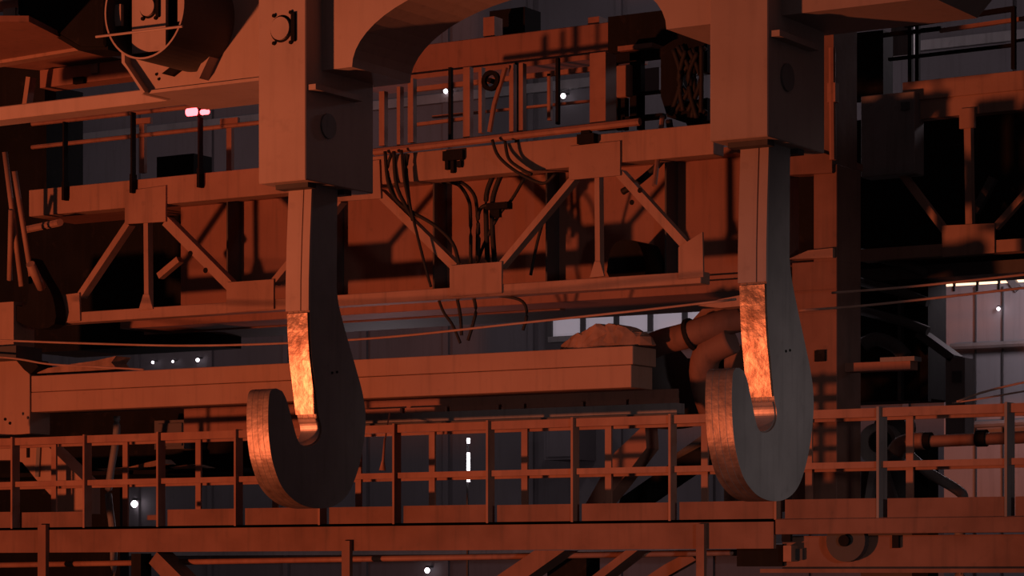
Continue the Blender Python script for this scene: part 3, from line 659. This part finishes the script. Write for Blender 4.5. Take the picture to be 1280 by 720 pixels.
# lit right-hand partition wall with the glowing strip window
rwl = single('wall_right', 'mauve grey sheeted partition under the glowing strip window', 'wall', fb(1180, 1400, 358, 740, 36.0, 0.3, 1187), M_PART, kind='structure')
def rpart(name, g, mat):
    o = bpy.data.objects.new(name, mkmesh(name, g, mat, rwl.location)); COL.objects.link(o); o.parent = rwl
for u in (1218, 1252): rpart('sheet_joint', fb(u, u + 1.5, 358, 740, 35.97, 0.03, u), M_DGREY)
rpart('conduit', tube([P(1188, 434, 35.9), P(1400, 424, 35.9)], 0.05), M_GREY)
rpart('conduit', tube([P(1196, 532, 35.9), P(1400, 522, 35.9)], 0.05), M_GREY)
w2 = Thing('window_2', 'narrow strip window glowing white hot above the mauve partition', 'window', P(1220, 358, 36), kind='structure')
for a, b in ((1177, 1191), (1193, 1220), (1222, 1247), (1249, 1259), (1270, 1281), (1283, 1340)):
    w2.part('pane', fb(a, b, 347.5, 357.5, 36.05, 0.05, 1187) if a > 1180 else pY([(1176, 353), (1182, 348.5), (1191, 348), (1191, 358), (1183, 358)], 36.05, 0.05), E_GLOW)
for a in (1192, 1221, 1248, 1282): w2.part('mullion', fb(a - 1, a + 1, 346, 364, 35.98, 0.05, a), M_DARK)
w2.part('pillar', bar((1258, 344), (1272, 362), 9, 35.95, 0.1), M_GREY)
w2.part('lintel', fb(1170, 1400, 338, 347, 35.9, 0.4, 1187), M_DARK)

# pipe and gear behind the right railing
op = Thing('orange_pipe', 'orange pipe with dark clamps behind the lower right railing', 'pipe', P(1200, 555, 28.5))
op.part('tube', tube([P(1140, 556, 28.5), P(1156, 552, 28.5), P(1340, 544, 28.5)], 0.07, 14), M_RAIL, smooth=True)
op.part('elbow', tube(catmull([tuple(P(*q_, 28.5)) for q_ in ((1118, 566), (1126, 556), (1140, 552), (1156, 551))], 4), 0.1, 12), M_RAIL, smooth=True)
for u in (1152, 1221): op.part('clamp', disc(P(u, 551 - (u - 1152) * 0.045, 28.5), (1, 0, 0), 0.095, 0.12, 16), M_DARK)
vg = Thing('drive_unit', 'greyish drive unit with round casing behind the lower right railing', 'drive unit', P(1090, 640, 28.8))
vg.part('casing', disc(P(1096, 555, 28.7), (0, 1, 0), 0.24, 0.4, 24), M_GREY)
vg.part('cover', disc(P(1100, 552, 28.66), (0, 1, 0), 0.13, 0.05, 20), M_DARK)
vg.part('pedestal', fb(1076, 1140, 585, 780, 28.9, 0.4, 1076), M_DGREY)
vg.part('leg', bar((1082, 640), (1092, 580), 9, 28.7, 0.1), M_GREY); vg.part('leg', bar((1120, 640), (1104, 590), 9, 28.7, 0.1), M_GREY)
vg.part('top_hump', disc(P(1112, 534, 28.9), (0, 1, 0), 0.2, 0.3, 20), M_DGREY)
single('fallen_pipe', 'pale grey pipe slanting down behind the lower right railing', 'pipe', tube(catmull([tuple(P(*q_, 28.5)) for q_ in ((1136, 568), (1160, 590), (1196, 612), (1204, 624), (1200, 660), (1200, 775))], 4), 0.06, 10), M_GREY, smooth=True)
single('black_cabinet', 'small black cabinet behind the pale slanting pipe', 'cabinet', join(fb(1140, 1160, 552, 780, 28.9, 0.3, 1140), fb(1142, 1158, 556, 618, 28.88, 0.02, 1142)), M_DARK)

# ================================================================== wires across the bay
def wire(label, pts, Y, r=0.014):
    single('bay_wire', label, 'wire', tube(catmull([tuple(P(u, v, Y)) for u, v in pts], 6), r, 6), M_WIRE, group='wires across the bay', smooth=True)
wire('long thin wire sagging across the bay behind both hooks', [(-60, 423), (100, 429), (240, 432), (380, 428), (500, 420), (640, 405), (800, 388), (920, 374)], 25.0)
wire('thin wire rising to the right edge above its twin', [(1040, 366), (1120, 360), (1200, 352), (1330, 338)], 26.0)
wire('thin wire rising to the right edge below its twin', [(1000, 388), (1080, 382), (1200, 369), (1330, 354)], 26.0)
wire('short thin wire dropping past the left column onto the beam', [(-40, 444), (17, 448), (60, 455), (110, 458), (180, 462)], 26.4)
wire('upper of two slack wires ending at the pale grey post', [(1196, 502), (1230, 490), (1280, 478), (1330, 470)], 26.4, 0.012)
wire('lower of two slack wires ending at the pale grey post', [(1190, 504), (1240, 496), (1330, 480)], 26.5, 0.01)

# ================================================================== small lamps in the distance
def lamp(u, v, Y, r, label):
    t = Thing('hall_lamp', label, 'lamp', P(u, v, Y), group='small distant hall lamps')
    c = P(u, v, Y)
    t.part('bulb', tube([c + Vector((0, 0, -r)), c + Vector((0, 0, -r * .6)), c, c + Vector((0, 0, r * .6)), c + Vector((0, 0, r))], [r * .3, r * .8, r, r * .8, r * .3], 10), E_WHITE, smooth=True)
    t.part('cap', disc(c + Vector((0, 0, r)), (0, 0, 1), r * 0.7, r * 0.8, 10), M_DGREY)
    t.part('wall_arm', box(c.x - 0.02, c.x + 0.02, c.y, (36.0 if Y < 40 else YB), c.z + r, c.z + r * 1.6), M_DGREY)
lamp(557, 114, YB - 0.2, 0.045, 'tiny white lamp seen through the upper railing nearest the arch')
lamp(704, 120, YB - 0.2, 0.05, 'tiny white lamp seen through the upper railing left of the wide post')
lamp(191, 453, YB - 0.15, 0.03, 'leftmost of three tiny lamps above the box beam')
lamp(216, 452, YB - 0.15, 0.025, 'middle of three tiny lamps above the box beam')
lamp(247, 450, YB - 0.15, 0.04, 'rightmost of three tiny lamps above the box beam')
lamp(168, 630, YB - 0.2, 0.075, 'bright white lamp behind the bay with the missing toe board')
lamp(1248, 386, 35.9, 0.025, 'tiny lamp on the mauve partition under the strip window')
lamp(534, 713, YB - 0.2, 0.055, 'white lamp below the lower walkway')
sl = Thing('tube_lamp', 'upright white tube lamp behind the lower railing', 'lamp', P(586, 610, 30))
for a, b in ((548, 554), (566, 588), (596, 602)): sl.part('tube', tube([P(585.5, b, 30), P(585.5, a, 30)], 0.022, 8), E_WHITE)
sl.part('batten', fb(583, 584.6, 546, 790, 30.04, 0.03, 583), M_DGREY)
